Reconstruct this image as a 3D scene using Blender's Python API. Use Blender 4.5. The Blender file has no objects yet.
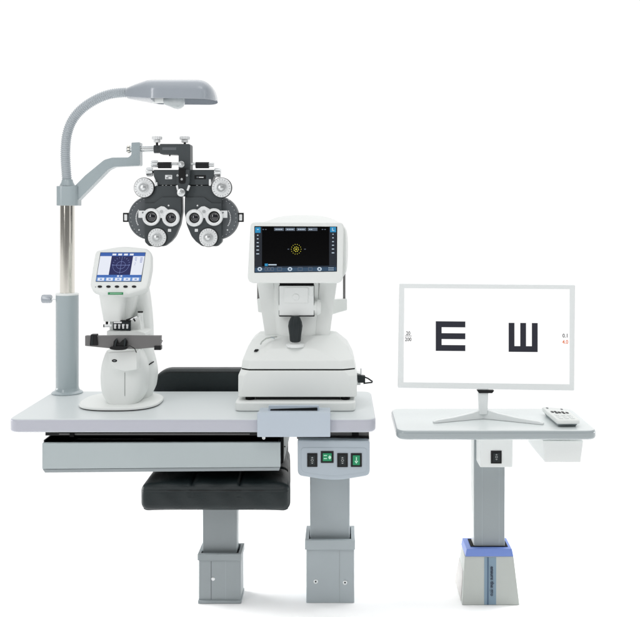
import bpy, bmesh, math, random
from mathutils import Vector, Matrix
random.seed(4)
sc = bpy.context.scene
COL = sc.collection
PI = math.pi
# ---------------------------------------------------------------- measure
F = 915.0; VX = 340.0; VY = 215.0; ZC = 1.111          # focal length in photo px, principal point, eye height
CAM = Vector((0, 0, ZC))
def X(px, D): return (px - VX) / F * D
def Z(py, D): return ZC - (py - VY) / F * D
def P(px, py, D): return Vector((X(px, D), D, Z(py, D)))

class Plane:
    """a working plane at distance D (m), tilted back by `tilt` and turned by `yaw` about the point seen at (ax, ay)"""
    def __init__(s, D, tilt=0.0, yaw=0.0, ax=VX, ay=VY, off=0.0):
        s.a = (D, tilt, yaw, ax, ay, off)
        n = Vector((0, -1, 0))
        n = Matrix.Rotation(math.radians(yaw), 3, 'Z') @ (Matrix.Rotation(-math.radians(tilt), 3, 'X') @ n)
        s.n = n
        s.u = (Matrix.Rotation(math.radians(yaw), 3, 'Z') @ Vector((1, 0, 0)))
        s.v = s.n.cross(s.u)
        if s.v.z < 0: s.v = -s.v
        s.o0 = P(ax, ay, D); s.o = s.o0 + n * off
        s.D = D
    def up(s, off): 
        a = s.a; return Plane(a[0], a[1], a[2], a[3], a[4], a[5] + off)
    def pt(s, px, py):
        # measured on the un-lifted surface, then raised along the normal
        d = P(px, py, 1.0) - CAM
        t = (s.o0 - CAM).dot(s.n) / d.dot(s.n)
        return CAM + d * t + (s.o - s.o0)
    def m(s, px): return px / F * s.D

# ---------------------------------------------------------------- 2d outlines (photo px)
def rp(pts, r=2.0, n=5):
    out = []; N = len(pts)
    for i in range(N):
        p = pts[i]; a = pts[i-1]; b = pts[(i+1) % N]
        rr = p[2] if len(p) > 2 else r
        p2 = Vector(p[:2]); va = Vector(a[:2]) - p2; vb = Vector(b[:2]) - p2
        la, lb = va.length, vb.length
        if rr <= 0 or la < 1e-6 or lb < 1e-6: out.append((p2.x, p2.y)); continue
        va /= la; vb /= lb
        ang = math.acos(max(-1, min(1, va.dot(vb))))
        if ang > PI - .05: out.append((p2.x, p2.y)); continue
        t = min(rr / math.tan(ang / 2), la * .48, lb * .48)
        A = p2 + va * t; B = p2 + vb * t
        for k in range(n + 1):
            q = k / n
            c = A * (1-q)**2 + p2 * 2*q*(1-q) + B * q*q
            out.append((c.x, c.y))
    return out
def rect(x0, y0, x1, y1, r=0, n=5):
    p = [(x0, y0), (x1, y0), (x1, y1), (x0, y1)]
    return rp(p, r, n) if r > 0 else p
def circ(cx, cy, rx, ry=None, n=32, a0=0, a1=2*PI):
    ry = ry or rx
    return [(cx + rx*math.cos(a0+(a1-a0)*k/n), cy + ry*math.sin(a0+(a1-a0)*k/n)) for k in range(n if abs(a1-a0) > 6.28 else n+1)]

# ---------------------------------------------------------------- materials
def srgb(c):
    return tuple(((v/255)/12.92 if v/255 <= .04045 else ((v/255+.055)/1.055)**2.4) for v in c)
def mat(name, rgb, rough=.4, metal=0, emis=0, bump=0, bscale=300, coat=0, var=0, spec=.5, mottle=8, alpha=1, trans=0):
    m = bpy.data.materials.new(name); m.use_nodes = True
    nt = m.node_tree; b = nt.nodes['Principled BSDF']
    c = srgb(rgb) + (1,)
    b.inputs['Base Color'].default_value = c
    b.inputs['Roughness'].default_value = rough; b.inputs['Metallic'].default_value = metal
    b.inputs['Specular IOR Level'].default_value = spec
    b.inputs['Coat Weight'].default_value = coat; b.inputs['Coat Roughness'].default_value = .08
    if trans: b.inputs['Transmission Weight'].default_value = trans
    if emis:
        b.inputs['Emission Color'].default_value = c; b.inputs['Emission Strength'].default_value = emis
        b.inputs['Base Color'].default_value = (.02, .02, .02, 1)
    if bump or var:
        tc = nt.nodes.new('ShaderNodeTexCoord')
        if var:
            n1 = nt.nodes.new('ShaderNodeTexNoise'); n1.inputs['Scale'].default_value = mottle; n1.inputs['Detail'].default_value = 6
            nt.links.new(tc.outputs['Object'], n1.inputs['Vector'])
            mr = nt.nodes.new('ShaderNodeMapRange'); mr.inputs['To Min'].default_value = 1-var; mr.inputs['To Max'].default_value = 1+var
            mr.inputs['From Min'].default_value = .3; mr.inputs['From Max'].default_value = .7
            nt.links.new(n1.outputs['Fac'], mr.inputs['Value'])
            mx = nt.nodes.new('ShaderNodeVectorMath'); mx.operation = 'SCALE'; mx.inputs[0].default_value = c[:3]
            nt.links.new(mr.outputs['Result'], mx.inputs['Scale']); nt.links.new(mx.outputs['Vector'], b.inputs['Base Color'])
            r2 = nt.nodes.new('ShaderNodeMapRange'); r2.inputs['To Min'].default_value = rough*.85; r2.inputs['To Max'].default_value = min(1, rough*1.2)
            nt.links.new(n1.outputs['Fac'], r2.inputs['Value']); nt.links.new(r2.outputs['Result'], b.inputs['Roughness'])
        if bump:
            n2 = nt.nodes.new('ShaderNodeTexNoise'); n2.inputs['Scale'].default_value = bscale; n2.inputs['Detail'].default_value = 3
            nt.links.new(tc.outputs['Object'], n2.inputs['Vector'])
            bp = nt.nodes.new('ShaderNodeBump'); bp.inputs['Strength'].default_value = bump; bp.inputs['Distance'].default_value = .001
            nt.links.new(n2.outputs['Fac'], bp.inputs['Height']); nt.links.new(bp.outputs['Normal'], b.inputs['Normal'])
    return m
M = dict(
    white=mat('ivory_plastic', (231,234,232), .42, var=.008, spec=.25),
    white2=mat('white_plastic', (234,237,236), .36, spec=.3),
    seam=mat('seam_shadow_gap', (60,66,66), .7),
    top=mat('laminate_top', (209,215,216), .32, spec=.3),
    top2=mat('gloss_table_top', (224,230,230), .22, spec=.4),
    edge=mat('lavender_edge_band', (186,188,198), .35),
    edge2=mat('grey_edge_band', (162,171,174), .22, coat=.4),
    drawer=mat('painted_drawer_steel', (176,186,188), .42, var=.015, bump=.04, bscale=700),
    grey=mat('grey_powder_coat', (166,175,179), .45, var=.02, bump=.06, bscale=900),
    grey2=mat('dull_grey_powder_coat', (152,160,163), .45, var=.02, bump=.06, bscale=900),
    cool=mat('cool_grey_paint', (172,183,192), .3, var=.015, coat=.2),
    pole=mat('blue_grey_paint', (164,176,180), .28, coat=.3),
    lampm=mat('lamp_grey_plastic', (162,169,177), .22, coat=.5),
    lampin=mat('lamp_reflector', (140,146,154), .5),
    hose=mat('gooseneck_steel', (182,189,194), .4, metal=.2),
    slide=mat('pale_blue_metal', (186,197,208), .3, var=.01),
    chrome=mat('chrome', (225,222,214), .13, metal=1),
    satin=mat('satin_aluminium', (216,219,220), .3, metal=.85),
    dialw=mat('silver_dial', (236,238,239), .3, metal=.1),
    dials=mat('dial_engraving', (120,124,128), .5),
    black=mat('black_plastic', (16,17,19), .4, spec=.3),
    black2=mat('deep_black', (6,6,7), .6, spec=.15),
    rub=mat('dark_rubber', (34,41,43), .5, spec=.3, bump=.1, bscale=800),
    ph=mat('charcoal_cast_metal', (60,66,69), .42, var=.04, bump=.08, bscale=1200),
    ph2=mat('dark_grey_disc', (96,101,105), .35, var=.04),
    lens=mat('coated_lens', (18,20,30), .04, coat=1),
    steel=mat('dull_steel', (112,111,111), .38, metal=.25, var=.03),
    leather=mat('dark_leather', (22,32,34), .46, spec=.4, bump=.7, bscale=260, var=.12, mottle=14),
    thread=mat('seam_thread', (14,18,19), .7),
    swg=mat('green_switch_lens', (22,150,100), .3, emis=.8, spec=.2),
    swgt=mat('switch_print', (190,235,210), .4),
    prn=mat('pale_switch_print', (168,172,172), .5),
    blue=mat('blue_plastic', (112,138,206), .35, var=.01),
    base=mat('base_warm_grey', (182,187,183), .42, var=.012),
    base_s=mat('mottled_side_panel', (176,174,172), .4, var=.12, mottle=25),
    sticker=mat('slate_sticker', (122,146,164), .4),
    stickd=mat('sticker_dark_line', (70,96,122), .4),
    ink=mat('dark_ink', (38,46,66), .6),
    mon=mat('monitor_white_frame', (232,236,236), .3),
    panel=mat('lit_white_panel', (255,255,255), .3, emis=1.0),
    eink=mat('chart_black', (38,40,52), .5, emis=.85, spec=.05),
    tink=mat('chart_small_print', (48,50,54), .4, emis=.9),
    oink=mat('chart_orange_print', (232,120,70), .4, emis=.9),
    scr=mat('screen_black', (4,4,5), .15, spec=.12),
    sbar=mat('screen_slate', (20,27,38), .2, emis=1.0, spec=.12),
    sbar2=mat('screen_steel_blue', (44,72,98), .2, emis=1.0, spec=.12),
    sgrey=mat('screen_tab_grey', (88,98,112), .2, emis=1.0, spec=.12),
    sblue=mat('screen_bright_blue', (36,140,190), .2, emis=1.0, spec=.12),
    swhite=mat('screen_pale', (190,206,220), .2, emis=1.0, spec=.12),
    syel=mat('screen_yellow', (205,196,60), .2, emis=1.0, spec=.12),
    lwhite=mat('display_pale', (228,232,243), .2, emis=1.0, spec=.12),
    lnavy=mat('display_navy', (20,26,84), .2, emis=1.0, spec=.12),
    lblue=mat('display_blue', (50,92,170), .2, emis=1.0, spec=.12),
    lblue2=mat('display_light_blue', (96,140,205), .2, emis=1.0, spec=.12),
    lline=mat('display_line', (120,132,185), .2, emis=1.0, spec=.12),
    green=mat('green_badge', (44,132,84), .4),
    greent=mat('green_badge_print', (150,205,170), .4),
    bulb=mat('frosted_bulb', (198,205,207), .2, coat=.5),
    floor=mat('white_studio_floor', (253,253,253), .9, spec=.0),
)

# ---------------------------------------------------------------- mesh builder
class MB:
    def __init__(s): s.bm = bmesh.new(); s.mats = []
    def mi(s, m):
        m = M[m] if isinstance(m, str) else m
        if m not in s.mats: s.mats.append(m)
        return s.mats.index(m)
    def add(s, t, m, bevel=0, seg=2, ang=25):
        bmesh.ops.recalc_face_normals(t, faces=t.faces)
        if bevel > 0:
            es = [e for e in t.edges if len(e.link_faces) == 2 and e.calc_face_angle(0) > math.radians(ang)]
            if es: bmesh.ops.bevel(t, geom=es, offset=bevel, segments=seg, profile=.5, affect='EDGES', clamp_overlap=True)
        k = s.mi(m)
        for f in t.faces: f.material_index = k
        me = bpy.data.meshes.new('tmp'); t.to_mesh(me); t.free()
        s.bm.from_mesh(me); bpy.data.meshes.remove(me)
        return s
    def hull(s, front, back, m, bevel=0, seg=2, ang=25):
        t = bmesh.new()
        a = [t.verts.new(p) for p in front]; b = [t.verts.new(p) for p in back]
        n = len(a); t.faces.new(a); t.faces.new(b[::-1])
        for i in range(n):
            j = (i+1) % n; t.faces.new((a[j], a[i], b[i], b[j]))
        return s.add(t, m, bevel, seg, ang)
    def prism(s, pl, pts, th, m, bevel=0, seg=2, ang=25):
        fr = [pl.pt(*p[:2]) for p in pts]; return s.hull(fr, [p - pl.n*th for p in fr], m, bevel, seg, ang)
    def raise_(s, pl, pts, h, m, bevel=0, seg=2):      # stands up from the surface by h
        return s.prism(pl.up(h), pts, h + .0004, m, bevel, seg)
    def slab(s, x0, x1, y0, y1, z0, z1, m, r=0, bevel=0, seg=2, n=8, rb=None):
        rb = r if rb is None else rb
        pts = rp([(x0, y0, r), (x1, y0, r), (x1, y1, rb), (x0, y1, rb)], r, n) if (r or rb) else [(x0, y0), (x1, y0), (x1, y1), (x0, y1)]
        return s.hull([Vector((p[0], p[1], z1)) for p in pts], [Vector((p[0], p[1], z0)) for p in pts], m, bevel, seg)
    def loft(s, rings, m, bevel=0, seg=2, ang=25, caps=True):
        t = bmesh.new(); R = [[t.verts.new(p) for p in r] for r in rings]; n = len(rings[0])
        for A, B in zip(R, R[1:]):
            for i in range(n):
                j = (i+1) % n; t.faces.new((A[i], A[j], B[j], B[i]))
        if caps: t.faces.new(R[0][::-1]); t.faces.new(R[-1])
        return s.add(t, m, bevel, seg, ang)
    def lathe(s, c, ax, prof, m, n=32, bevel=0):
        ax = Vector(ax).normalized(); q = Vector((0, 0, 1)).rotation_difference(ax)
        rings = [[Vector(c) + q @ Vector((max(r, 1e-5)*math.cos(2*PI*k/n), max(r, 1e-5)*math.sin(2*PI*k/n), h)) for k in range(n)] for r, h in prof]
        return s.loft(rings, m, bevel)
    def knob(s, pl, cx, cy, r, prof, m, n=32):          # prof: (fraction of r, height m)
        return s.lathe(pl.pt(cx, cy), pl.n, [(pl.m(r)*f, h) for f, h in prof], m, n)
    def knurl(s, c, ax, r, h, m, teeth=18, bevel=.0006):
        ax = Vector(ax).normalized(); q = Vector((0, 0, 1)).rotation_difference(ax)
        ring = lambda hh, f: [Vector(c) + q @ Vector((r*f*(1+.05*(1 if k % 2 else -1))*math.cos(PI*k/teeth), r*f*(1+.05*(1 if k % 2 else -1))*math.sin(PI*k/teeth), hh)) for k in range(teeth*2)]
        return s.loft([ring(0, .9), ring(h*.12, 1), ring(h*.88, 1), ring(h, .9)], m)
    def tube(s, path, r, m, n=14, sm=False):
        path = [Vector(p) for p in path]; rings = []; up = None
        for i, p in enumerate(path):
            d = (path[min(i+1, len(path)-1)] - path[max(i-1, 0)]).normalized()
            if up is None:
                up = d.cross(Vector((0, 1, 0)));
                if up.length < .1: up = d.cross(Vector((1, 0, 0)))
            up = (up - d*up.dot(d)).normalized(); w = d.cross(up); rr = r[i] if isinstance(r, (list, tuple)) else r
            rings.append([p + (up*math.cos(2*PI*k/n) + w*math.sin(2*PI*k/n))*rr for k in range(n)])
        return s.loft(rings, m)
    def text(s, pl, txt, px, py, h, m, rot=0, th=.0003, sx=1, ax='LEFT'):
        cu = bpy.data.curves.new('t', 'FONT'); cu.body = txt; cu.size = pl.m(h) * 1.38; cu.align_x = ax; cu.extrude = th; cu.offset = cu.size*.018; cu.resolution_u = 3
        ob = bpy.data.objects.new('t', cu); COL.objects.link(ob)
        dg = bpy.context.evaluated_depsgraph_get(); me = bpy.data.meshes.new_from_object(ob.evaluated_get(dg))
        t = bmesh.new(); t.from_mesh(me)
        R = Matrix((pl.u, pl.v, pl.n)).transposed().to_4x4()
        mm = Matrix.Translation(pl.pt(px, py)) @ R @ Matrix.Rotation(math.radians(rot), 4, 'Z') @ Matrix.Diagonal((sx, 1, 1, 1))
        bmesh.ops.transform(t, matrix=mm, verts=t.verts)
        bpy.data.objects.remove(ob); bpy.data.curves.remove(cu); bpy.data.meshes.remove(me)
        k = s.mi(m)
        for f in t.faces: f.material_index = k
        me = bpy.data.meshes.new('tmp'); t.to_mesh(me); t.free(); s.bm.from_mesh(me); bpy.data.meshes.remove(me)
        return s
    def rbox(s, c, d, r, m, cuts=24, fn=None):          # cushion: rounded box with a displacement
        t = bmesh.new(); bmesh.ops.create_cube(t, size=2)
        bmesh.ops.subdivide_edges(t, edges=t.edges[:], cuts=cuts, use_grid_fill=True)
        h = Vector(d) / 2; c = Vector(c)
        for v in t.verts:
            u = v.co.copy()
            p = Vector((u.x*h.x, u.y*h.y, u.z*h.z)); q = Vector([max(-(h[i]-r), min(h[i]-r, p[i])) for i in range(3)])
            dv = p - q; nn = dv.normalized() if dv.length > 1e-9 else Vector((0, 0, 0))
            v.co = c + q + nn * (r if dv.length > 1e-9 else 0)
            if fn: v.co += fn(u, p)
        return s.add(t, m)
    def build(s, name, parent=None, sharp=38, label=None):
        me = bpy.data.meshes.new(name)
        root = parent
        while root is not None and root.parent is not None: root = root.parent
        if root is not None: bmesh.ops.translate(s.bm, vec=-root.location, verts=s.bm.verts)
        s.bm.to_mesh(me); s.bm.free()
        for m in s.mats: me.materials.append(m)
        me.polygons.foreach_set('use_smooth', [True]*len(me.polygons)); me.set_sharp_from_angle(angle=math.radians(sharp))
        o = bpy.data.objects.new(name, me); COL.objects.link(o)
        wn = o.modifiers.new('wn', 'WEIGHTED_NORMAL'); wn.keep_sharp = True; wn.weight = 60
        if parent is not None: o.parent = parent
        if label: o['label'] = label
        return o
def ln(b, pl_, pts, w, m_):
    for (a, c) in zip(pts, pts[1:]):
        d = Vector((c[0]-a[0], c[1]-a[1])); n_ = Vector((-d.y, d.x)).normalized()*w/2
        b.raise_(pl_, [(a[0]+n_.x, a[1]+n_.y), (c[0]+n_.x, c[1]+n_.y), (c[0]-n_.x, c[1]-n_.y), (a[0]-n_.x, a[1]-n_.y)], .0002, m_)
def thing(name, label, cat, loc):
    o = bpy.data.objects.new(name, None); COL.objects.link(o); o.location = loc; o.empty_display_size = .05
    o['label'] = label; o['category'] = cat; return o
def cat(pts, m):
    out = []
    for i in range(len(pts)-1):
        p0, p1, p2, p3 = [Vector(pts[max(0, min(len(pts)-1, j))]) for j in (i-1, i, i+1, i+2)]
        for k in range(m):
            t = k/m; out.append(.5*((2*p1) + (p2-p0)*t + (2*p0-5*p1+4*p2-p3)*t*t + (-p0+3*p1-3*p2+p3)*t**3))
    out.append(Vector(pts[-1])); return out
def sring(cx, cy, z, rx, ry, e=2.6, n=48):                # horizontal superellipse ring
    out = []
    for k in range(n):
        a = 2*PI*k/n; c, s_ = math.cos(a), math.sin(a)
        out.append(Vector((cx + rx*math.copysign(abs(c)**(2/e), c), cy + ry*math.copysign(abs(s_)**(2/e), s_), z)))
    return out
def vring(x0, x1, y0, y1, D, e=5, n=48):                  # upright superellipse ring from photo px at depth D
    cx, cy, rx, ry = (x0+x1)/2, (y0+y1)/2, (x1-x0)/2, (y1-y0)/2; out = []
    for k in range(n):
        a = 2*PI*k/n; c, s_ = math.cos(a), math.sin(a)
        out.append(P(cx + rx*math.copysign(abs(c)**(2/e), c), cy + ry*math.copysign(abs(s_)**(2/e), s_), D))
    return out

# ================================================================ SETTING
b = MB(); b.slab(-30, 30, -12, 60, -.05, 0, 'floor'); o = b.build('floor'); o['kind'] = 'structure'

# ================================================================ INSTRUMENT TABLE
ZT = ZC - .558; ZTB = ZC - .595
T = thing('instrument_table', 'wide white laminate table on a grey column with long drawer and four-switch panel', 'instrument table', (X(330, 2.62), 2.68, 0))
b = MB()
x0, x1 = X(7.3, 2.5), X(376, 2.5)
b.slab(x0, x1, 2.5, 2.9, ZTB, ZT, 'top', r=.035, bevel=.007, seg=4, n=10)
ob = b.build('tabletop', T)
k = ob.data.materials.find('laminate_top'); ob.data.materials.append(M['edge'])
for p in ob.data.polygons:
    if abs(p.normal.z) < .75: p.material_index = 1
# under-frame of dark rails and the bracket
b = MB()
b.slab(X(44, 2.56), X(285, 2.56), 2.57, 2.84, ZTB-.012, ZTB-.0005, 'black2')
b.slab(X(46, 2.54), X(270, 2.54), 2.535, 2.55, ZTB-.016, ZTB-.006, 'black')
b.slab(X(60, 2.54), X(250, 2.54), 2.531, 2.534, ZTB-.0125, ZTB-.0095, 'steel')
b.slab(X(71, 2.54), X(75.5, 2.54), 2.526, 2.531, ZTB-.018, ZTB-.003, 'black2', bevel=.001)
b.build('drawer_rail', T)
b = MB()
zl = Z(437.5, 2.52)
b.slab(X(297, 2.56), X(369, 2.56), 2.555, 2.82, Z(438.5, 2.56), ZTB-.0005, 'steel', bevel=.001)
b.slab(X(299, 2.52), X(369.5, 2.52), 2.545, 2.554, Z(441, 2.54), Z(437, 2.54), 'black', bevel=.001)
b.slab(X(352, 2.54), X(358.7, 2.54), 2.54, 2.554, Z(436, 2.54), Z(430.5, 2.54)-.002, 'black2', bevel=.001)
b.build('mounting_frame', T)
# drawer
b = MB(); pl = Plane(2.515)
b.prism(pl, [(42.2, 443.2), (280.4, 442.6), (280.4, 467), (42.2, 469)], .012, 'drawer', bevel=.0009)
b.prism(Plane(2.518), [(42.6, 469.3), (280.2, 467.2), (279, 470.6), (45, 472.6)], .012, 'grey2', bevel=.0007)
df = b.build('drawer_front', T)
b = MB()
z0, z1 = Z(467, 2.53), Z(444.5, 2.53)
b.slab(X(43.5, 2.53), X(279.5, 2.53), 2.532, 2.85, z0, z0+.002, 'black')
for xa in (43.5, 279.5-1.2): b.slab(X(xa, 2.53), X(xa+1.2, 2.53), 2.532, 2.85, z0+.0025, z1+.012, 'black')
b.slab(X(44, 2.53), X(279.5, 2.53), 2.84, 2.846, z0+.0025, z1+.0265, 'black2')
b.build('drawer_tray', T)
b = MB()
b.prism(Plane(2.535), [(280.9, 437.8), (283.2, 437.8), (283.2, 463), (280.9, 464)], .2, 'black2')
b.prism(Plane(2.56), [(283.6, 437), (289.4, 437), (284, 461.5)], .003, 'white2', bevel=.0005)
b.knob(Plane(2.56), 284.8, 446.5, .7, [(1, 0), (1, .0006), (0, .0007)], 'black', 10)
b.build('drawer_bracket', T)
# sliding handle hooked over the front edge
b = MB(); pl = Plane(2.482)
b.prism(pl, rp([(257.2, 412.6), (330.3, 412.6), (330.3, 437), (257.2, 437)], .8), .016, 'slide', bevel=.0012, seg=3)
b.slab(X(257.4, 2.482), X(330.1, 2.482), 2.4985, 2.57, ZT+.0006, ZT+.0175, 'slide', bevel=.002)
b.prism(Plane(2.53), rp([(268.5, 405.6), (319, 405.6), (319, 414), (268.5, 414)], 1), .012, 'slide', bevel=.001)
b.prism(Plane(2.528), rp([(270.3, 409.2), (317.4, 407.6), (317.4, 412.8), (270.3, 412.8)], .8), .01, 'black', bevel=.0006)
b.lathe(P(263.8, 437.6, 2.49), (0, -1, 0), [(.0045, 0), (.0045, .003), (.0025, .003), (.0025, .001)], 'satin', 16)
b.build('slide_handle', T)
# control panel
b = MB(); pl = Plane(2.515)
out = rp([(297.6, 439.8, 2), (369.8, 441.2, 2), (369.8, 475.4, 6), (334.5, 481.2, 90), (297.8, 475.6, 6)], 4, 9)
b.prism(pl, out, .06, 'cool', bevel=.004, seg=4)
inn = rp([(301, 447.5, 4), (367, 447.8, 4), (366.8, 471.6, 5), (334, 476.4, 80), (301.5, 471.6, 5)], 4, 7)
b.raise_(pl, inn, .0012, 'cool', bevel=.0007)
cp = b.build('control_panel', T)
pl = pl.up(.0012)
for (a, t_, c, d, green, lab) in ((307.2, 453, 317.4, 466.6, 0, 'black rocker switch at the left end of the panel'), (320.8, 450.9, 333.6, 462.6, 1, 'wide green lit switch, sideways and set a little higher'),
                         (337.2, 453, 347.8, 466.8, 0, 'black rocker switch between the two green ones'), (350.8, 453, 361.8, 466.6, 1, 'upright green lit switch at the right end')):
    q = MB()
    q.raise_(pl, rect(a, t_, c, d, .5), .0022, 'black', bevel=.0006)
    so = q.build('switch', cp, label=lab)
    q = MB(); p2 = pl.up(.0024)
    cx, cy = (a+c)/2, (t_+d)/2
    if green: q.raise_(p2, rect(a+2.0, t_+2.0, c-2.0, d-2.0, .4), .0014, 'swg', bevel=.0005)
    else: q.raise_(p2, rect(a+2.2, t_+1.8, c-2.2, d-1.8, .4), .0014, 'rub', bevel=.0006)
    p3 = p2.up(.0015)
    if green and d - t_ < 12:
        q.raise_(p3, rect(cx-3.4, cy-2.2, cx-.2, cy-1.3), .0003, 'swgt'); q.raise_(p3, rect(cx-3.4, cy+.8, cx-.2, cy+1.7), .0003, 'swgt')
        q.raise_(p3, [(cx+1.2, cy-.5), (cx+2.6, cy-2.0), (cx+4.0, cy-.5), (cx+4.0, cy+.7), (cx+2.6, cy+2.2), (cx+1.2, cy+.7)], .0003, 'swgt')
    elif green:
        q.raise_(p3, rect(cx-.4, cy-3.2, cx+.5, cy+1.2), .0003, 'swgt'); q.raise_(p3, [(cx-1.8, cy+.6), (cx+1.9, cy+.6), (cx, cy+3.4)], .0003, 'swgt')
    else:
        q.raise_(p3, [(cx-1.3, cy-2.2), (cx, cy-3.4), (cx+1.3, cy-2.2)], .0003, 'prn')
        ln(q, p3, circ(cx, cy, 1.1, n=12)+[(cx+1.1, cy)], .45, 'prn'); q.raise_(p3, [(cx-1.3, cy+2.3), (cx+1.3, cy+2.3), (cx, cy+3.5)], .0003, 'prn')
    q.build('rocker', so)
# column
b = MB()
b.slab(X(310, 2.64), X(349.8, 2.64), 2.64, 2.715, Z(552, 2.64), Z(440, 2.64), 'grey', r=.004, bevel=.0008)
b.build('upper_column', T)
b = MB()
ZK0, ZK1 = Z(549.5, 2.615), Z(540, 2.615)
xa, xb = X(305, 2.615), X(355, 2.615)
t_ = .006
for (p, q_, r_, s_) in ((xa, xb, 2.613, 2.613+.012), (xa, xb, 2.725, 2.737), (xa, xa+.011, 2.6252, 2.7248), (xb-.011, xb, 2.6252, 2.7248)):
    b.slab(p, q_, r_, s_, ZK0, ZK1, 'grey', bevel=.0008)
b.slab(xa+.01, xb-.01, 2.62, 2.73, ZK0+.001, ZK0+.006, 'black2')
b.build('column_collar', T)
b = MB()
b.slab(X(306.3, 2.62), X(354.3, 2.62), 2.62, 2.732, 0.0005, ZK0-.0003, 'grey', r=.003, bevel=.0006)
b.prism(Plane(2.6196), rect(339.3, 550.5, 339.8, 602.5), .0006, 'grey2')
lc = b.build('lower_column', T)
for cx, cy in ((315.7, 581.4), (345, 582.4)):
    q = MB(); q.knob(Plane(2.62), cx, cy, 2.2, [(1, 0), (1, .0012), (.8, .0016), (.5, .0016), (.48, .0011)], 'satin', 20); q.knob(Plane(2.62), cx, cy, 1.0, [(1, .0008), (1, .0013), (0, .0013)], 'seam', 6); q.build('screw', lc)

# ================================================================ EXAM CHAIR
CH = thing('exam_chair', 'dark leather chair on a grey column, standing behind the wide table', 'chair', (X(219, 2.68), 2.68, 0))
seams = (-.315, .33)
def seatfn(u, p):
    d = Vector((0, 0, 0))
    if u.z > .2 or abs(u.y) > .98:
        k = 0
        for s_ in seams:
            k += math.exp(-((u.x - s_)/.018)**2)
        if u.z > .2: k += math.exp(-((u.y + .2)/.03)**2)
        if u.z > .99: d.z += -.0055*k*1.5 + .006*(1-u.x*u.x)*(1-u.y*u.y)
    if u.y < 0 and u.z < -.99: d.z -= .0035*abs(u.x)**6 - .001
    g = math.exp(-((p.z - (zs1-zs0)/2 + .0165)/.0022)**2)
    if abs(u.y) > .98: d.y += -.0022*g*u.y
    if abs(u.z) < .99 and abs(u.y) > .98:
        d.y += math.copysign(1, u.y)*(.0035*(1-u.z*u.z) + .0012*math.sin(u.x*17+u.z*2)*(1-u.z*u.z) - .0018*sum(math.exp(-((u.x - s_)/.02)**2) for s_ in seams)*(u.z > .1))
    if u.z > .99: d.z += .0012*math.sin(u.x*13+1)*math.sin(u.y*9)
    d.x -= .058*(p.y + .2)*(u.x + 1)/2
    # piping groove round the top edge
    if u.z > 0 and abs(u.z) < .99:
        pass
    return d
xs0, xs1 = X(139.8, 2.5), X(290.4, 2.5)
zs0, zs1 = Z(512.4, 2.5), Z(484.5, 2.5)
b = MB(); b.rbox(((xs0+xs1)/2, 2.70, (zs0+zs1)/2), (xs1-xs0, .40, zs1-zs0), .022, 'leather', 70, seatfn)
cu = b.build('seat', CH, sharp=80)
b = MB()
cxm = (xs0+xs1)/2; hw = (xs1-xs0)/2
zz = zs1 - .0165
taper = lambda v: (v[0] - .058*(v[1]-2.5)*((v[0]-cxm)/hw + 1)/2, v[1], v[2])
path = [(cxm + (hw-.0012)*math.copysign(abs(math.cos(a))**.22, math.cos(a)), 2.70 + .1988*math.copysign(abs(math.sin(a))**.22, math.sin(a)), zz) for a in [2*PI*k/120 for k in range(121)]]
b.tube([taper(v) for v in path], .0016, 'thread', 8); b.build('piping', cu)
for s_ in seams:
    b = MB(); b.tube([taper((cxm + s_*hw, 2.512 + .37*k/30, zs1 + .006*(1-s_*s_)*(1-((2.512+.37*k/30-2.7)/.2)**2) - .0084 - (.004 if k == 0 else 0))) for k in range(31)], .0012, 'thread', 8); b.build('seam', cu)
b = MB(); b.slab(X(175, 2.6), X(262, 2.6), 2.56, 2.82, zs0-.008, zs0-.0005, 'black2', r=.02, bevel=.002); b.build('seat_plate', CH)
xb0, xb1 = X(152.5, 2.94), X(287.5, 2.94)
zb0, zb1 = zs0+.02, Z(368.6, 2.95)
def backfn(u, p):
    k = math.exp(-((u.x + .3)/.014)**2) + math.exp(-((u.x - .32)/.014)**2)
    d = Vector((0, 0, 0))
    if u.y < -.99: d.y = .004*k - .004*(1-u.x*u.x)
    c = max(0, abs(u.x) - .72)/.28
    if u.z > .0: d.z -= .034*c**2.2*u.z
    return d
b = MB(); b.rbox(((xb0+xb1)/2, 2.965, (zb0+zb1)/2), (xb1-xb0, .06, zb1-zb0), .016, 'leather', 46, backfn)
bk = b.build('backrest', CH, sharp=80)
b = MB(); hb_ = (xb1-xb0)/2; cb_ = (xb0+xb1)/2
bp = []
for k in range(41):
    u_ = -1 + 2*k/40; c_ = max(0, abs(u_) - .72)/.28
    bp.append((cb_ + u_*(hb_-.006), 2.9365 - .004*(1-u_*u_) + .006*abs(u_)**12, zb1 - .0085 - .034*c_**2.2))
b.tube(bp, .0014, 'thread', 8); b.build('piping', bk)
for s_ in (-.3, .32):
    b = MB(); b.tube([(cb_ + s_*hb_, 2.9345 + .0035, zb0+.02), (cb_ + s_*hb_, 2.938, zb1-.012), (cb_ + s_*hb_, 2.9395, zb1-.009)], .0016, 'thread', 8); b.build('seam', bk)
b = MB(); b.slab(X(202.7, 2.64), X(236.9, 2.64), 2.638, 2.688, Z(556, 2.64), zs0-.009, 'grey2', r=.003, bevel=.0006); b.build('upper_column', CH)
b = MB(); xa, xb = X(197.6, 2.615), X(241.2, 2.615); ZK0, ZK1 = Z(560.4, 2.615), Z(554, 2.615)
for (p, q_, r_, s_) in ((xa, xb, 2.614, 2.624), (xa, xb, 2.694, 2.704), (xa, xa+.009, 2.6243, 2.6937), (xb-.009, xb, 2.6243, 2.6937)):
    b.slab(p, q_, r_, s_, ZK0, ZK1, 'grey2', bevel=.0008)
b.slab(xa+.008, xb-.008, 2.62, 2.70, ZK0+.001, ZK0+.005, 'black2')
b.build('column_collar', CH)
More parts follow.
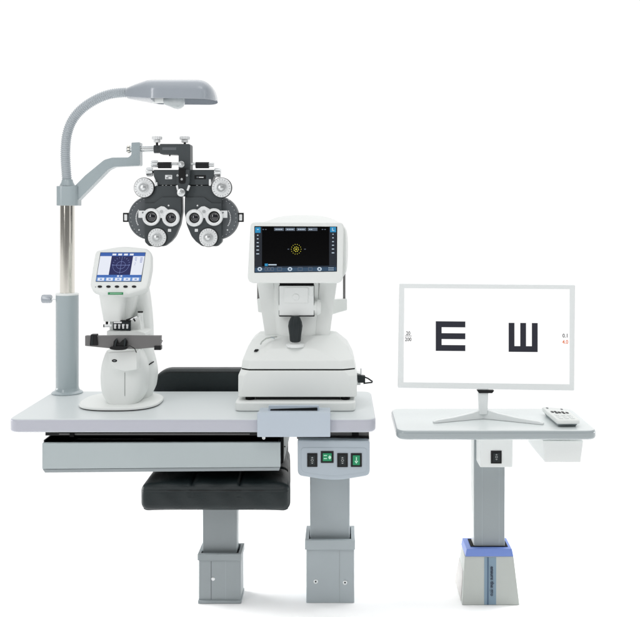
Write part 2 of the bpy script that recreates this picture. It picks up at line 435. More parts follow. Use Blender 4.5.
b = MB(); b.slab(X(198.8, 2.62), X(240.6, 2.62), 2.62, 2.70, .0005, ZK0-.0003, 'grey2', r=.002, bevel=.0005)
b.prism(Plane(2.6197), rect(211.0, 561.2, 211.4, 599.5), .0005, 'rub'); b.prism(Plane(2.6197), rect(225.4, 561.2, 225.7, 599.5), .0005, 'grey')
b.slab(X(197.9, 2.615), X(241.2, 2.615), 2.614, 2.706, .0006, .009, 'grey2', r=.002, bevel=.001)
lc = b.build('lower_column', CH)
q = MB(); q.knob(Plane(2.62), 213.2, 578.7, 1.9, [(1, 0), (1, .0012), (.7, .0018), (0, .0018)], 'satin', 18); q.build('screw', lc)

# ================================================================ POLE WITH SWING ARM
DP = 2.87
S_ = DP/F
PO = thing('instrument_pole', 'blue-grey pole with chrome upper tube and cranked arm, at the wide table left end', 'pole', (X(67.3, DP), DP, ZT))
xc = X(67.3, DP)
b = MB()
b.lathe((xc, DP, ZT), (0, 0, 1), [(15.2*S_, .0006), (15.2*S_, .003), (14.4*S_, .005), (12.2*S_, .0085), (11.4*S_, .015), (11.1*S_, .02), (11.1*S_, Z(295, DP)-ZT)], 'pole', 64)
b.lathe((xc, DP, ZT), (0, 0, 1), [(11.2*S_, Z(295, DP)-ZT+.0002), (11.3*S_, Z(293.5, DP)-ZT), (10.4*S_, Z(292.8, DP)-ZT), (7.4*S_, Z(292.8, DP)-ZT)], 'white2', 64)
b.build('sleeve', PO)
b = MB(); b.lathe((xc, DP, 0), (0, 0, 1), [(7.2*S_, Z(300, DP)), (7.2*S_, Z(200, DP))], 'chrome', 64); b.build('upper_tube', PO)
b = MB(); zk = Z(299, DP)
b.tube([P(57, 298.6, DP), P(50, 298.8, DP)], 1.4*S_, 'satin', 16)
b.knurl(P(51.5, 298.8, DP), (-1, 0, 0), 4.1*S_, 9.3*S_, 'lampm', 10); b.build('clamp_knob', PO)
b = MB()
b.slab(X(55.2, DP-.03), X(77.2, DP-.03), DP-.034, DP+.034, Z(205.6, DP-.03), Z(186.0, DP-.03), 'pole', r=.022, bevel=.0015, n=10)
b.build('arm_collar', PO)
b = MB(); pl = Plane(DP-.018)
arm = rp([(70, 186.2, 1), (75.5, 185.2, 2), (85, 175.6, 8), (104.2, 159.8, 10), (112, 157.6, 6), (128.4, 157.4, 3), (131.4, 154.8, 3), (131.4, 142.6, 1), (139.8, 142.2, 1), (140, 165.6, 2), (114, 166.8, 8), (108, 169.6, 10), (76.6, 201.6, 4), (70, 205, 1)], 2, 5)
b.prism(pl, arm, .038, 'pole', bevel=.0022, seg=3); b.build('swing_arm', PO)
b = MB(); c = P(131.4, 148.9, DP)
b.tube([P(126.8, 149, DP), P(160, 149, DP)], 3.1*S_, 'satin', 24)
b.knurl(P(130.6, 149, DP), (-1, 0, 0), 4.0*S_, 2.8*S_, 'chrome', 14)
b.build('arm_spindle', PO)

# ================================================================ GOOSENECK LAMP
LA = thing('gooseneck_lamp', 'grey gooseneck work lamp with an oval shade and bare bulb, rising from the pole collar', 'lamp', (xc, DP, Z(186, DP)))
b = MB()
ctl = [(67.5, 186), (66.3, 172), (65.5, 158), (65.7, 146), (67, 135), (70.5, 124), (76.5, 114.5), (85.5, 106), (97, 99), (108.5, 94.6), (119, 92.9), (129.5, 92.4)]
pp = cat(ctl, 40)
L = [0]
for a, c in zip(pp, pp[1:]): L.append(L[-1] + (c-a).length)
tot = L[-1]; nr = 66; N = nr*8; path = []; rad = []; j = 0
for k in range(N+1):
    s_ = tot*k/N
    while j < len(L)-2 and L[j+1] < s_: j += 1
    f = (s_-L[j])/max(1e-9, L[j+1]-L[j]); q = pp[j].lerp(pp[j+1], f)
    path.append(P(q.x, q.y, DP)); ph = (k % 8)/8*2*PI
    rad.append((4.6 + .4*math.cos(ph))*S_)
b.tube(path, rad, 'hose', 20); b.build('gooseneck', LA, sharp=70)
b = MB(); b.lathe((xc, DP, Z(186, DP)), (0, 0, 1), [(7.6*S_, .0004), (7.2*S_, .004), (5.8*S_, .012), (5.3*S_, .02), (4.6*S_, .021)], 'pole', 32); b.build('neck_socket', LA)
# shade: a long shallow dome, open below
b = MB()
xl, xr = 126.5, 216.8
W = .083
def shade(inset, m, flip=False):
    rings = []
    for k in range(33):
        t = k/32; px = xl + inset + (xr - xl - 2*inset)*(.5-.5*math.cos(PI*t))
        q = (px - xl)/(xr - xl)
        # half width: narrow at the neck, full by 30%, rounded at the far end
        w = W*(.26 + .74*min(1, q/.33)**.7 if q < .33 else 1.0)
        if q > .86: w *= math.sqrt(max(.0008, 1-((q-.86)/.145)**2))
        w -= inset*S_
        hgt = 8.6 + 8.2*min(1, q/.27)**.8
        topy = 98.0 - hgt if q < .8 else 101.2 - (hgt+3.2)*(max(.0005, 1-((q-.8)/.2)**2.4))**.5
        base = 97.0 + 4.0*min(1, q/.3)**.8 + .9*q
        topy = max(80.6, topy) + inset*1.0
        ring = []
        for a in range(17):
            th = PI*a/16; cc, ss = math.cos(th), math.sin(th)
            e = .55
            yy = base - (base - topy)*abs(ss)**e
            xx = w*math.copysign(abs(cc)**e, cc)
            ring.append(Vector((X(px, DP), DP - xx, Z(yy, DP))))
        rings.append(ring)
    return rings
A = shade(0, None); B = shade(1.1, None)
t = bmesh.new()
va = [[t.verts.new(p) for p in r] for r in A]; vb = [[t.verts.new(p) for p in r] for r in B]
def grid(vv, f=False):
    for r0, r1 in zip(vv, vv[1:]):
        for i in range(len(r0)-1):
            q = (r0[i], r0[i+1], r1[i+1], r1[i]); t.faces.new(q[::-1] if f else q)
grid(va); grid(vb, True)
for r0, r1, s0, s1 in zip(va, va[1:], vb, vb[1:]):
    for i in (0, -1): t.faces.new((r0[i], r1[i], s1[i], s0[i]))
for r, s_ in ((va[0], vb[0]), (va[-1], vb[-1])):
    for i in range(16): t.faces.new((r[i], r[i+1], s_[i+1], s_[i]))
b.add(t, 'lampm'); sh = b.build('lamp_shade', LA, sharp=50)
# closed belly near the neck
b = MB(); rings = []
for k in range(9):
    q = k/8; px = 128 + 27*q; w = W*(.18+.82*min(1, ((px-xl)/(xr-xl))/.33)**.75)*.93
    bs_ = 97.0 + 4.0*min(1, ((px-xl)/(xr-xl))/.3)**.8 + .9*(px-xl)/(xr-xl)
    rings.append([Vector((X(px, DP), DP + w*math.cos(a), Z(bs_ - .9 + 2.1*math.sin(a), DP))) for a in [2*PI*i/20 for i in range(20)]])
b.loft(rings, 'lampm'); b.build('lamp_underside', LA, sharp=60)
b = MB()
b.tube([P(152, 99.2, DP), P(164, 99.4, DP)], .012, 'white2', 20)
b.lathe(P(176.8, 101.4, DP), (1, 0, 0), [(.0095, -.040), (.012, -.034), (.0165, -.022), (.0225, -.008), (.0245, .003), (.0225, .013), (.016, .021), (.008, .0245), (0, .0252)], 'bulb', 32)
b.build('light_bulb', LA, sharp=60)

# ================================================================ PHOROPTER
DF = 2.80
PH = thing('phoropter', 'charcoal vision tester with silver lens dials, hanging from the swing arm', 'phoropter', (X(183.3, DF), DF, Z(247, DF)))
K = DF/F
pl = Plane(DF)
b = MB()
b.prism(pl.up(.012), rp([(160.6, 144.2), (190.8, 144.2, 2), (191, 176), (179.2, 176), (179.2, 155.0, 1.5), (160.6, 154.2)], .8), .05, 'ph', bevel=.0012)
b.raise_(pl.up(.012), rect(163, 147.6, 177, 150.4, .3), .0006, 'ph2', bevel=.0002)
b.tube([P(154.3, 149.2, DP-.02), P(161, 149.2, DP-.02)], 4.2*K, 'ph', 24)
b.tube([P(169.8, 154, DF), P(169.8, 156.2, DF)], .7*K, 'black', 10)
b.build('hanger', PH)
for kx in (157.0, 184.8):
    b = MB(); Dk = DF+.02
    b.tube([P(kx, 145.5, Dk), P(kx, 142.0, Dk)], 1.2*K, 'black', 12)
    b.knurl(P(kx, 142.6, Dk), (0, 0, 1), 3.2*K, 2.8*K, 'dialw', 12); b.knurl(P(kx, 139.6, Dk), (0, 0, 1), 4.9*K, 3.0*K, 'dialw', 16)
    b.build('hanger_knob', PH)
# cross bar left + right
b = MB()
b.prism(pl, rp([(153.6, 169.8), (214.2, 169.8), (214.2, 176, 1), (210.4, 184.8), (157.2, 184.8), (153.6, 176, 1)], .8), .045, 'ph', bevel=.0012)
b.prism(pl.up(-.006), rp([(156, 184.6), (212, 184.6), (212, 187), (156, 187)], .2), .03, 'black2')
for sx in (161.5, 165, 170, 196, 200.5): b.raise_(pl.up(-.006), rect(sx, 185, sx+1.6, 186.2, .2), .001, 'satin')
b.raise_(pl, rect(165.2, 175.0, 172.2, 179.2, .2), .0008, 'dialw')
b.raise_(pl.up(.0008), rect(166.2, 177.2, 168.6, 178.6), .0003, 'dials'); b.raise_(pl.up(.0008), rect(167.6, 175.8, 171.4, 176.6), .0003, 'dials')
b.raise_(pl, rect(194.6, 175.2, 206, 179.2, .3), .0006, 'black')
b.raise_(pl.up(.0006), rect(196.5, 176.6, 198.6, 178), .0003, 'ph2'); b.raise_(pl.up(.0006), rect(199, 176.9, 203.6, 177.8), .0003, 'dialw')
b.build('cross_bar', PH)
for (xa, xb_, m_) in ((158.2, 171.4, 1), (195.8, 209, 2)):
    b = MB(); yy = 165.2; Dk = DF - .002
    b.tube([P(xa, yy, Dk), P(xb_, yy, Dk)], 3.1*K, 'black', 24)
    if m_ == 1: b.tube([P(xb_+.02, 163.9, Dk), P(178, 163.9, Dk)], 1.3*K, 'satin', 16)
    else:
        b.tube([P(190.5, 163.9, Dk), P(xa-.02, 163.9, Dk)], 1.3*K, 'satin', 16); b.tube([P(xb_+.02, 164.8, Dk), P(214, 164.8, Dk)], 1.9*K, 'satin', 20)
    b.build('level_roller', PH)
for (xx, yy, sd, hh, rr) in ((157.9, 163.9, -1, 6.6, 3.2), (152.9, 172, -1, 6.2, 4.3), (214.6, 172.8, 1, 6.2, 4.4)):
    b = MB(); b.tube([P(xx+sd*-2, yy, DF+.012), P(xx+sd*.2, yy, DF+.012)], 1.2*K, 'black', 12)
    b.knurl(P(xx, yy, DF+.012), (sd, 0, 0), rr*K, hh*K, 'satin', 14); b.build('side_knob', PH)
# centre plate
b = MB()
b.prism(pl.up(.022), rp([(178.2, 170), (190.6, 170), (190.8, 182, 3), (187.4, 191.5, 3), (186.6, 196.6, 2), (179.6, 196.6, 2), (178.8, 191.5, 3), (177.8, 182, 3)], 1.2), .024, 'ph', bevel=.001)
b.prism(pl.up(.026), rp([(180.2, 169), (186.6, 169), (186.6, 184, 2.5), (180.2, 184, 2.5)], .5), .01, 'black', bevel=.0008)
b.build('centre_plate', PH)
for (cx, cy, r_) in ((183, 164.9, 3.2), (182.8, 192.8, 4)):
    b = MB(); b.knob(pl.up(.028), cx, cy, r_, [(.7, -.02), (.7, 0), (1, .001), (1, .004), (.85, .0055), (.35, .006), (.3, .009), (0, .0095)], 'satin', 28); b.build('centre_knob', PH)
for (cx, cy) in ((179, 175.8), (188.4, 175.8), (183.2, 179.6)):
    b = MB(); b.knob(pl.up(.026), cx, cy, 1.1, [(1, -.003), (1, .0012), (.7, .002), (0, .002)], 'satin', 14); b.build('screw', PH)
for pts in ([(177.2, 186), (179, 185.2), (180, 190), (178.6, 191.4)], [(189.6, 185.2), (191.4, 186), (189.4, 191.2), (187.8, 190.4)], [(154.8, 179.4), (156, 179.4), (156.4, 183), (157.8, 182), (158, 185.8), (155.6, 185.8)], [(209.4, 185.8), (209.4, 179.4), (211.4, 179.4), (211.4, 185.8)]):
    b = MB(); b.prism(pl.up(.0235 if 170 < pts[0][0] < 200 else .012), rp(pts, .3), .01, 'dialw', bevel=.0004); b.build('spring_clip', PH)
MX = 366.4   # mirror sum of the two heads
def head(f, parent):
    g = lambda pts: [((f(p[0]),) + tuple(p[1:])) for p in pts]
    pb = Plane(DF+.016)
    q = MB(); cx = f(149.7)
    q.knob(pb, cx, 217.9, 21.6, [(1, -.03), (1, -.002), (.985, 0), (.93, 0), (.92, -.0012), (.6, -.0012), (0, -.0012)], 'ph2', 72)
    q.knob(pb, cx, 217.9, 22.0, [(1, -.028), (1, -.0245), (.99, -.003), (.985, -.003)], 'ph', 72)
    for a in range(0, 360, 12):
        an = math.radians(a); x_, y_ = cx + 19.3*math.cos(an), 217.9 + 19.3*math.sin(an)
        if abs(x_-cx) > 3: q.raise_(pb.up(-.0012), circ(x_, y_, .35, n=6), .0004, 'dialw')
    for k in range(10):
        an = math.radians(-32 + 7*k) + (PI if f(0) < 100 else 0)
        r0, r1 = 13.2, 14.2
        q.raise_(pb.up(-.0012), [(cx+r0*math.cos(an), 217.9+r0*math.sin(an)), (cx+r1*math.cos(an), 217.9+r1*math.sin(an)), (cx+r1*math.cos(an+.09), 217.9+r1*math.sin(an+.09)), (cx+r0*math.cos(an+.09), 217.9+r0*math.sin(an+.09))], .0004, 'dialw')
    for (sx, sy) in ((137.6, 200), (139, 230)): q.raise_(pb.up(-.0012), circ(f(sx), sy, .8, n=10), .0009, 'dialw')
    q.build('power_disc', parent)
    q = MB()
    q.prism(Plane(DF+.02), rp(g([(122.9, 212.8), (129, 212.8), (129, 222), (122.9, 222)]), .3), .014, 'black', bevel=.0006)
    q.prism(Plane(DF+.0185), rp(g([(124.2, 214.4), (127.2, 214.4), (127.2, 220.6), (124.2, 220.6)]), .4), .008, 'dialw', bevel=.0005)
    q.build('side_bracket', parent)
    out = rp(g([(144.6, 197.2, 1), (148, 190, 3), (156, 185.6, 1), (180.2, 185.6, 1), (181.8, 199, 4), (182, 212, 12), (180, 224.5, 14), (175, 236.5, 14), (170.6, 241.6, 4), (164.5, 246.3, 6), (149, 246.3, 4), (144.6, 242, 4)]), 2, 5)
    q = MB(); q.prism(pl.up(-.002), out, .03, 'ph', bevel=.0016, seg=3)
    low = rp(g([(144.9, 203.2, .4), (154.2, 203.2, 1), (162.6, 197.2, 1), (181.4, 197.2, .5), (181.4, 212, 12), (179.6, 224.3, 14), (174.8, 236.0, 14), (170.2, 241, 4), (164.3, 245.8, 6), (149.2, 245.8, 4), (145, 241.8, 4)]), 2, 5)
    q.raise_(pl.up(-.002), low, .005, 'ph', bevel=.0009)
    h = q.build('lens_housing', parent)
    ps = pl.up(.003)
    q = MB(); q.raise_(ps, rp(g([(138.8, 210.6), (145.6, 210.6), (145.6, 217.8), (138.8, 217.8)]), .4), .003, 'dialw', bevel=.0005); q.knob(ps.up(.003), f(143.2), 212.6, .9, [(1, 0), (.9, .0008), (0, .0008)], 'dials', 12); q.build('slide_tab', h)
    q = MB(); q.raise_(ps, rp(g([(155.4, 209.6), (161.6, 206.2, 1), (164.6, 206.6, 1), (168.8, 209.8), (166.2, 213), (163.6, 218), (160, 218), (158.4, 212.6)]), .6), .006, 'dialw', bevel=.0012)
    q.knob(ps.up(.006), f(162), 211.6, 1.8, [(1, 0), (.9, .0012), (0, .0012)], 'satin', 20); q.build('lens_bridge', h)
    for (cx_, cy_, r_, inner) in ((151.9, 217.0, 8.8, .66), (171.5, 217.9, 8.7, .6)):
        q = MB(); c_ = f(cx_)
        q.knob(ps, c_, cy_, r_, [(.98, 0), (1, .002), (1, .009), (.95, .0108), (.82, .0112), (inner+.06, .0105), (inner, .0085), (inner, .001)], 'dialw', 48)
        for a in range(8):
            an = a*PI/4+.3; q.raise_(ps.up(.0108), circ(c_ + r_*.84*math.cos(an), cy_ + r_*.84*math.sin(an), .35, n=6), .0003, 'dials')
        ln = q.build('lens_ring', h)
        q = MB(); q.knob(ps, c_, cy_, r_*inner, [(1, .0006), (.97, .0035), (.75, .0035), (.7, .0008)], 'black', 40)
        q.knob(ps, c_, cy_, r_*inner*.72, [(1, .0004), (.8, .0022), (.45, .0034), (0, .004)], 'lens', 32)
        q.build('lens', ln)
    for (cx_, cy_, r_, kr) in ((144.5, 187.8, 9.7, .5), (157.7, 237.4, 9.1, .5)):
        q = MB(); c_ = f(cx_); pp_ = ps.up(.003)
        q.knob(pp_, c_, cy_, r_, [(.96, -.012), (1, -.001), (1, .004), (.96, .0056), (.74, .006), (.72, .0052), (kr+.1, .0056), (kr, .0065)], 'dialw', 56)
        q.knob(pp_, c_, cy_, r_+.5, [(1, -.012), (1, .0005), (.98, .001), (.9, .001)], 'black', 56)
        for a in range(20):
            an = 2*PI*a/20+.1; w_ = .12
            r0, r1 = r_*.78, r_*(.88 if a % 2 else .93)
            q.raise_(pp_.up(.0057), [(c_+r0*math.cos(an), cy_+r0*math.sin(an)), (c_+r1*math.cos(an), cy_+r1*math.sin(an)), (c_+r1*math.cos(an+.05), cy_+r1*math.sin(an+.05)), (c_+r0*math.cos(an+.05), cy_+r0*math.sin(an+.05))], .0003, 'dials')
        d = q.build('dial', h)
        q = MB(); q.knurl(pp_.pt(c_, cy_) + pp_.n*.0062, pp_.n, r_*kr*K, .008, 'satin', 16)
        q.knob(pp_.up(.0142), c_, cy_, r_*kr*.55, [(1, 0), (.9, .003), (.4, .004), (0, .0042)], 'satin', 24); q.build('dial_knob', d)
    q = MB(); q.raise_(ps, rect(f(169.8)-1.6, 228.8, f(169.8)+1.6, 231.8, .5), .002, 'dialw', bevel=.0005); q.build('index_stud', h)
    q = MB(); q.knob(ps, f(168.8), 205.6, .9, [(1, 0), (.8, .0015), (0, .0015)], 'dialw', 12); q.build('screw', h)
head(lambda x: x, PH)
head(lambda x: MX - x, PH)

# ================================================================ LENSMETER
LM = thing('lensmeter', 'ivory lensmeter with tilted blue and white display and grey rail, beside the pole', 'lensmeter', (X(122, 2.71), 2.71, ZT))
b = MB()
cxb = X(121.6, 2.71)
def egg(z, s): return [Vector((cxb + .1185*s*math.copysign(abs(math.cos(a))**.75, math.cos(a)), 2.715 + .118*s*math.copysign(abs(math.sin(a))**.75, math.sin(a)), z)) for a in [2*PI*k/72 for k in range(72)]]
b.loft([egg(ZT+.0006, .975), egg(ZT+.003, .975)], 'black2')
b.loft([egg(ZT+.0032, .995), egg(ZT+.006, 1.0), egg(ZT+.009, .99), egg(ZT+.011, .96)], 'white')
b.build('base_plate', LM, sharp=50)
# lower body: back shell + bulging front shell
b = MB()
def bodyrings(rows, D, ry, e):
    R = []
    rows = [tuple(v) for v in cat(rows, 6)]
    for (yy, a, c) in rows:
        R.append(sring((X(a, D)+X(c, D))/2, D, Z(yy, D), (X(c, D)-X(a, D))/2, ry, e))
    return R
b.loft(bodyrings([(400, 116, 151.5), (394, 116, 151.8), (385, 114, 155.6), (372, 113, 157), (362, 113, 155.6), (352, 114, 153), (346, 116, 151)], 2.775, .055, 3.2), 'white')
b.build('body_shell', LM, sharp=50)
b = MB()
b.loft(bodyrings([(402.5, 111.5, 139), (399, 108.5, 142), (391, 104, 146.4), (378, 102.3, 148), (365, 103.2, 147.4), (355, 106, 144), (349.5, 108.5, 141)], 2.70, .062, 3.0), 'white')
b.build('front_shell', LM, sharp=50)
b = MB(); pf = Plane(2.62)
b.prism(pf, rp([(108.4, 352.5), (137, 351), (136.8, 369.6, 1), (124, 371.4, 6), (114.5, 368.6, 4), (110, 363, 4)], 1.2), .05, 'white', bevel=.002, seg=3)
b.raise_(pf, circ(114.5, 360.7, 2.7, 1.5, 20), .0008, 'black', bevel=.0003); b.raise_(pf.up(.0008), circ(114.5, 360.7, 1.3, .6, 14), .0004, 'dials')
b.build('lens_box', LM)
b = MB(); b.prism(Plane(2.6375), rect(124.7, 372.5, 125.0, 396), .002, 'seam'); b.build('panel_seam', LM)
b = MB(); b.prism(Plane(2.735, yaw=35, ax=151, ay=363), [(148.2, 364.6), (154, 361.2), (154, 362.2), (148.2, 365.8)], .004, 'black')
b.build('vent_slot', LM)
# rear arm
b = MB()
b.loft(bodyrings([(352, 131, 153), (336, 132, 152.6), (320, 132, 152), (305, 130, 150.6), (293, 128, 149), (278, 124, 146)], 2.79, .045, 3.4), 'white'); b.build('rear_arm', LM, sharp=50)
# nose
b = MB()
b.loft(bodyrings([(320, 105.8, 124.6), (308, 103.4, 125.8), (296, 101.4, 127.2), (284, 100, 129)], 2.70, .04, 4.5), 'white', bevel=0)
b.loft(bodyrings([(318.5, 116, 132), (308, 116, 136), (296, 116, 138.4), (284, 114, 140)], 2.74, .045, 4.5), 'white')
b.build('nose', LM, sharp=50)
b = MB(); b.tube([P(140.4, 321, 2.72), P(140.4, 312.6, 2.72)], 2.7*2.72/F, 'white2', 24); b.tube([P(140.4, 312.5, 2.72), P(140.4, 311.2, 2.72)], 2.7*2.72/F, 'black', 24); b.build('marker_cap', LM)
# head
ph_ = Plane(2.665, tilt=30, ax=120, ay=282)
hd = rp([(95.6, 250.6, 5), (122, 245.6, 60), (146.8, 248.2, 6), (151.6, 252.6, 5), (151.6, 266, 20), (149.2, 279, 14), (147, 287.6, 4), (128, 293.6, 8), (101.4, 293.2, 10), (91.4, 288.8, 5), (90.2, 284, 5), (92.6, 268, 20)], 4, 6)
b = MB(); b.prism(ph_, hd, .03, 'white', bevel=.006, seg=5)
b.prism(ph_.up(-.026), [(x_*.9+12.2, y_*.86+38) for x_, y_ in hd], .028, 'white', bevel=.006, seg=3)
hb = b.build('display_head', LM, sharp=50)
b = MB()
b.raise_(ph_, rp([(100.4, 252.4), (145.8, 252.4), (141.2, 281.8), (95.6, 281.8)], .4), .0005, 'seam')
s1 = ph_.up(.0006)
def sk(u, v):   # screen coordinates 0..1 -> photo px
    return (100.9 + (145.4-100.9)*u - 4.8*v, 252.9 + 28.4*v)
def q4(b, pl_, u0, v0, u1, v1, m_): b.raise_(pl_, [sk(u0, v0), sk(u1, v0), sk(u1, v1), sk(u0, v1)], .0003, m_)
q4(b, s1, 0, 0, 1, 1, 'lwhite')
s2 = s1.up(.0004); s3 = s2.up(.0004); s4 = s3.up(.0004)
q4(b, s2, 0, 0, 1, .12, 'lblue'); q4(b, s2, .26, .12, .74, .78, 'lnavy'); q4(b, s2, 0, .78, 1, 1, 'lblue2'); q4(b, s2, 0, .78, 1, .86, 'lblue')
for k in range(4): q4(b, s3, .27+.13*k, .035, .355+.13*k, .095, 'lwhite')
for k in range(5):
    q4(b, s3, .03+.195*k, .885, .175+.195*k, .985, 'lwhite'); q4(b, s4, .08+.195*k, .915, .13+.195*k, .955, 'lblue2')
q4(b, s3, .455, .80, .5, .845, 'lwhite'); q4(b, s3, .53, .80, .57, .845, 'lwhite')
ln(b, s3, [sk(.3, .44), sk(.7, .44)], .35, 'lline'); ln(b, s3, [sk(.5, .2), sk(.5, .74)], .3, 'lline')
ln(b, s3, [sk(.5+.1*math.cos(a), .44+.13*math.sin(a)) for a in [2*PI*k/16 for k in range(17)]], .25, 'lline')
ln(b, s3, [sk(.5+.18*math.cos(a), .44+.26*math.sin(a)) for a in [PI*k/14 for k in range(15)]], .25, 'lline')
for k in range(11):
    a = PI + PI*k/10; ln(b, s3, [sk(.5+.17*math.cos(a), .42+.23*math.sin(a)), sk(.5+.2*math.cos(a), .42+.28*math.sin(a))], .32, 'lline')
for k, (u, v, l_) in enumerate([(.79, .17, .05), (.79, .22, .05), (.8, .27, .04), (.8, .36, .03), (.91, .17, .06), (.91, .21, .06), (.91, .25, .06), (.91, .29, .06), (.915, .33, .05), (.8, .42, .02)]):
    q4(b, s3, u, v, u+l_*.9, v+.014, 'lline')
b.build('display', hb)
for k in range(5):
    q = MB(); q.raise_(ph_, circ(99.9+8.55*k, 286.7, 2.3, 1.15, 20), .0016, 'black', bevel=.0004); q.build('button', hb)
q = MB(); q.raise_(ph_, circ(95.6, 287, .5, .5, 8), .0008, 'dials'); q.build('indicator', hb)
q = MB(); pg = Plane(2.636, tilt=12, ax=115, ay=293)
q.prism(pg, rp([(107.8, 292.2), (123.2, 292.2), (123.0, 294.7), (107.8, 294.7)], .3), .003, 'green', bevel=.0003)
for k in range(9): q.raise_(pg, rect(110.2+1.3*k, 293.0, 111.1+1.3*k, 293.9), .0002, 'greent')
q.build('badge', LM, label='small green name badge under the display')
# lens holder mechanism
b = MB(); pm = Plane(2.665)
b.prism(pm, rp([(106.8, 331), (138, 331), (145, 333), (145, 337), (106.8, 337)], .8), .09, 'white', bevel=.0015)
b.prism(pm.up(-.03), rp([(107, 320), (131, 320), (137, 318), (139, 332), (107, 332)], .5), .05, 'white', bevel=.001)
b.build('lens_stage', LM)
b = MB()
b.prism(pm, rect(104.2, 320.4, 131, 321.3), .012, 'black')
b.prism(pm, rp([(113, 321.5), (130.6, 321.5), (130.6, 330.8), (113, 330.2)], .6), .006, 'rub', bevel=.0006)
b.prism(pm.up(.004), rect(114, 321.6, 122, 323, .2), .005, 'dialw')
for k in range(4): b.prism(pm.up(.004), rp([(114.2+4.0*k, 324), (116.8+4.0*k, 324), (116.4+4.0*k, 328.6), (114.4+4.0*k, 328.6)], .5), .006, 'dialw' if k % 2 == 0 else 'satin', bevel=.0006)
for k in range(3): b.prism(pm.up(.006), circ(117.5+4.0*k, 326.4+(k % 2), 1.0, n=12), .006, 'black')
b.prism(pm, rp([(105.6, 321), (108, 321), (107.6, 325.6), (105.6, 325.6)], .3), .006, 'black', bevel=.0004)
b.tube([P(104.6, 325.8, 2.66), P(112, 325.8, 2.66)], .0042, 'dialw', 16); b.tube([P(103.6, 325.8, 2.66), P(104.5, 325.8, 2.66)], .0045, 'black', 16)
b.tube([P(126, 320.2, 2.66), P(133.6, 317.6, 2.66)], .0024, 'black', 10); b.tube([P(131, 319.8, 2.658), P(137, 317.0, 2.658)], .003, 'dialw', 10)
b.tube([P(133.4, 318.4, 2.655), P(135.2, 321.4, 2.655)], .0022, 'black', 10)
b.build('lens_clamp', LM)
b = MB(); pr = Plane(2.60)
b.prism(pr, rp([(85, 335.8, .5), (161, 335.8, .5), (160.6, 347, 1), (138, 349, 20), (112, 348.6, 20), (85, 345.9, .5)], .6), .016, 'steel', bevel=.001)
rl = b.build('lens_rail', LM)
b = MB(); b.prism(pr.up(.006), rp([(91.2, 334.2), (97, 334.2), (98.2, 345.2), (90.2, 345.2)], .7), .02, 'black', bevel=.001)
b.raise_(pr.up(.006), rp([(92.6, 335.4), (93.6, 335.4), (93.2, 344.6), (91.8, 344.6)], .2), .0015, 'rub', bevel=.0003); b.build('rail_slider', rl)
b = MB(); b.prism(pr.up(.004), rp([(154.4, 345.8), (161.2, 345.8), (161.2, 349.9), (154.4, 349.9)], .5), .02, 'black', bevel=.0008); b.tube([P(161, 340, 2.6), P(162.6, 340.6, 2.6), P(161.4, 342.6, 2.6)], .001, 'black', 8); b.build('rail_stop', rl)
b = MB(); pk = pr.up(.010)
b.loft([vring(109.5, 127.5, 346.0, 350.2, 2.585, 2.2), vring(109.5, 127.5, 346.0, 350.2, 2.60, 2.2)], 'black', bevel=.0008)
b.prism(pk, rp([(113.8, 347), (114.4, 341, 1), (116.6, 338.2, 1), (118, 340.5, 1), (118.6, 343.6, 1), (121, 342, 1), (123.4, 339.4, 1), (126.4, 338.6, 1), (128, 342, 1), (127.6, 346, 1), (122, 348, 1)], .6), .008, 'black', bevel=.001)
b.tube([P(115, 346, 2.586), P(116.8, 338.6, 2.58)], .0018, 'rub', 10); b.tube([P(124.5, 346, 2.586), P(125.2, 338.4, 2.58)], .0024, 'rub', 10)
b.tube([P(124, 346.8, 2.583), P(130, 345.8, 2.583), P(134.6, 348.4, 2.583), P(136.4, 352.5, 2.59)], .0012, 'black', 8)
b.build('lens_support', rl)

# ================================================================ AUTOREFRACTOR
AR = thing('autorefractor', 'white autorefractor with wide black touch screen and black joystick, on the wide table', 'autorefractor', (X(296, 2.7), 2.72, ZT))
def r8(yy, Df, Db, xl_, xr_, fl, fr, cf=None, zD=None, cb=.03):
    z = Z(yy, zD or Df); cf = cf if cf is not None else (X(fl, Df)-X(xl_, Df))
    a, c, e, g = X(xl_, Df), X(xr_, Df), X(fl, Df), X(fr, Df)
    return [Vector(v) for v in ((e, Df, z), (g, Df, z), (c, Df+cf, z), (c, Db-cb, z), (c-cb, Db, z), (a+cb, Db, z), (a, Db-cb, z), (a, Df+cf, z))]
b = MB()
b.slab(X(234.5, 2.595), X(355.6, 2.595), 2.595, 2.865, ZT+.0006, Z(402.4, 2.595), 'white', r=.022, bevel=.005, seg=3)
b.build('slide_base', AR)
b = MB()
zb = Z(402.4, 2.595)+.0003; zt = Z(397.0, 2.62)
b.slab(X(256, 2.63), X(340, 2.63), 2.637, 2.84, zb, zt+.003, 'black')
for xx in (245.2, 341.3): b.lathe((X(xx+4.2, 2.62), 2.640, zb), (0, 0, 1), [(.0125, 0), (.0135, .002), (.0135, zt-zb)], 'black2', 24)
b.build('roller_feet', AR)
b = MB()
b.loft([r8(397.0, 2.62, 2.86, 237.8, 356.9, 240.5, 353.2, .008), r8(376, 2.62, 2.86, 237.8, 357.2, 243.5, 349, .012), r8(370.6, 2.622, 2.86, 240, 355.8, 248.4, 343.6, .02)], 'white', bevel=.0025, seg=3, ang=14)
b.build('lower_housing', AR, sharp=13)
b = MB(); b.loft([r8(370.7, 2.626, 2.856, 241, 355, 249.4, 342.6, .022), r8(369.2, 2.626, 2.856, 241, 355, 249.4, 342.6, .022)], 'black2'); b.build('housing_gap', AR)
b = MB()
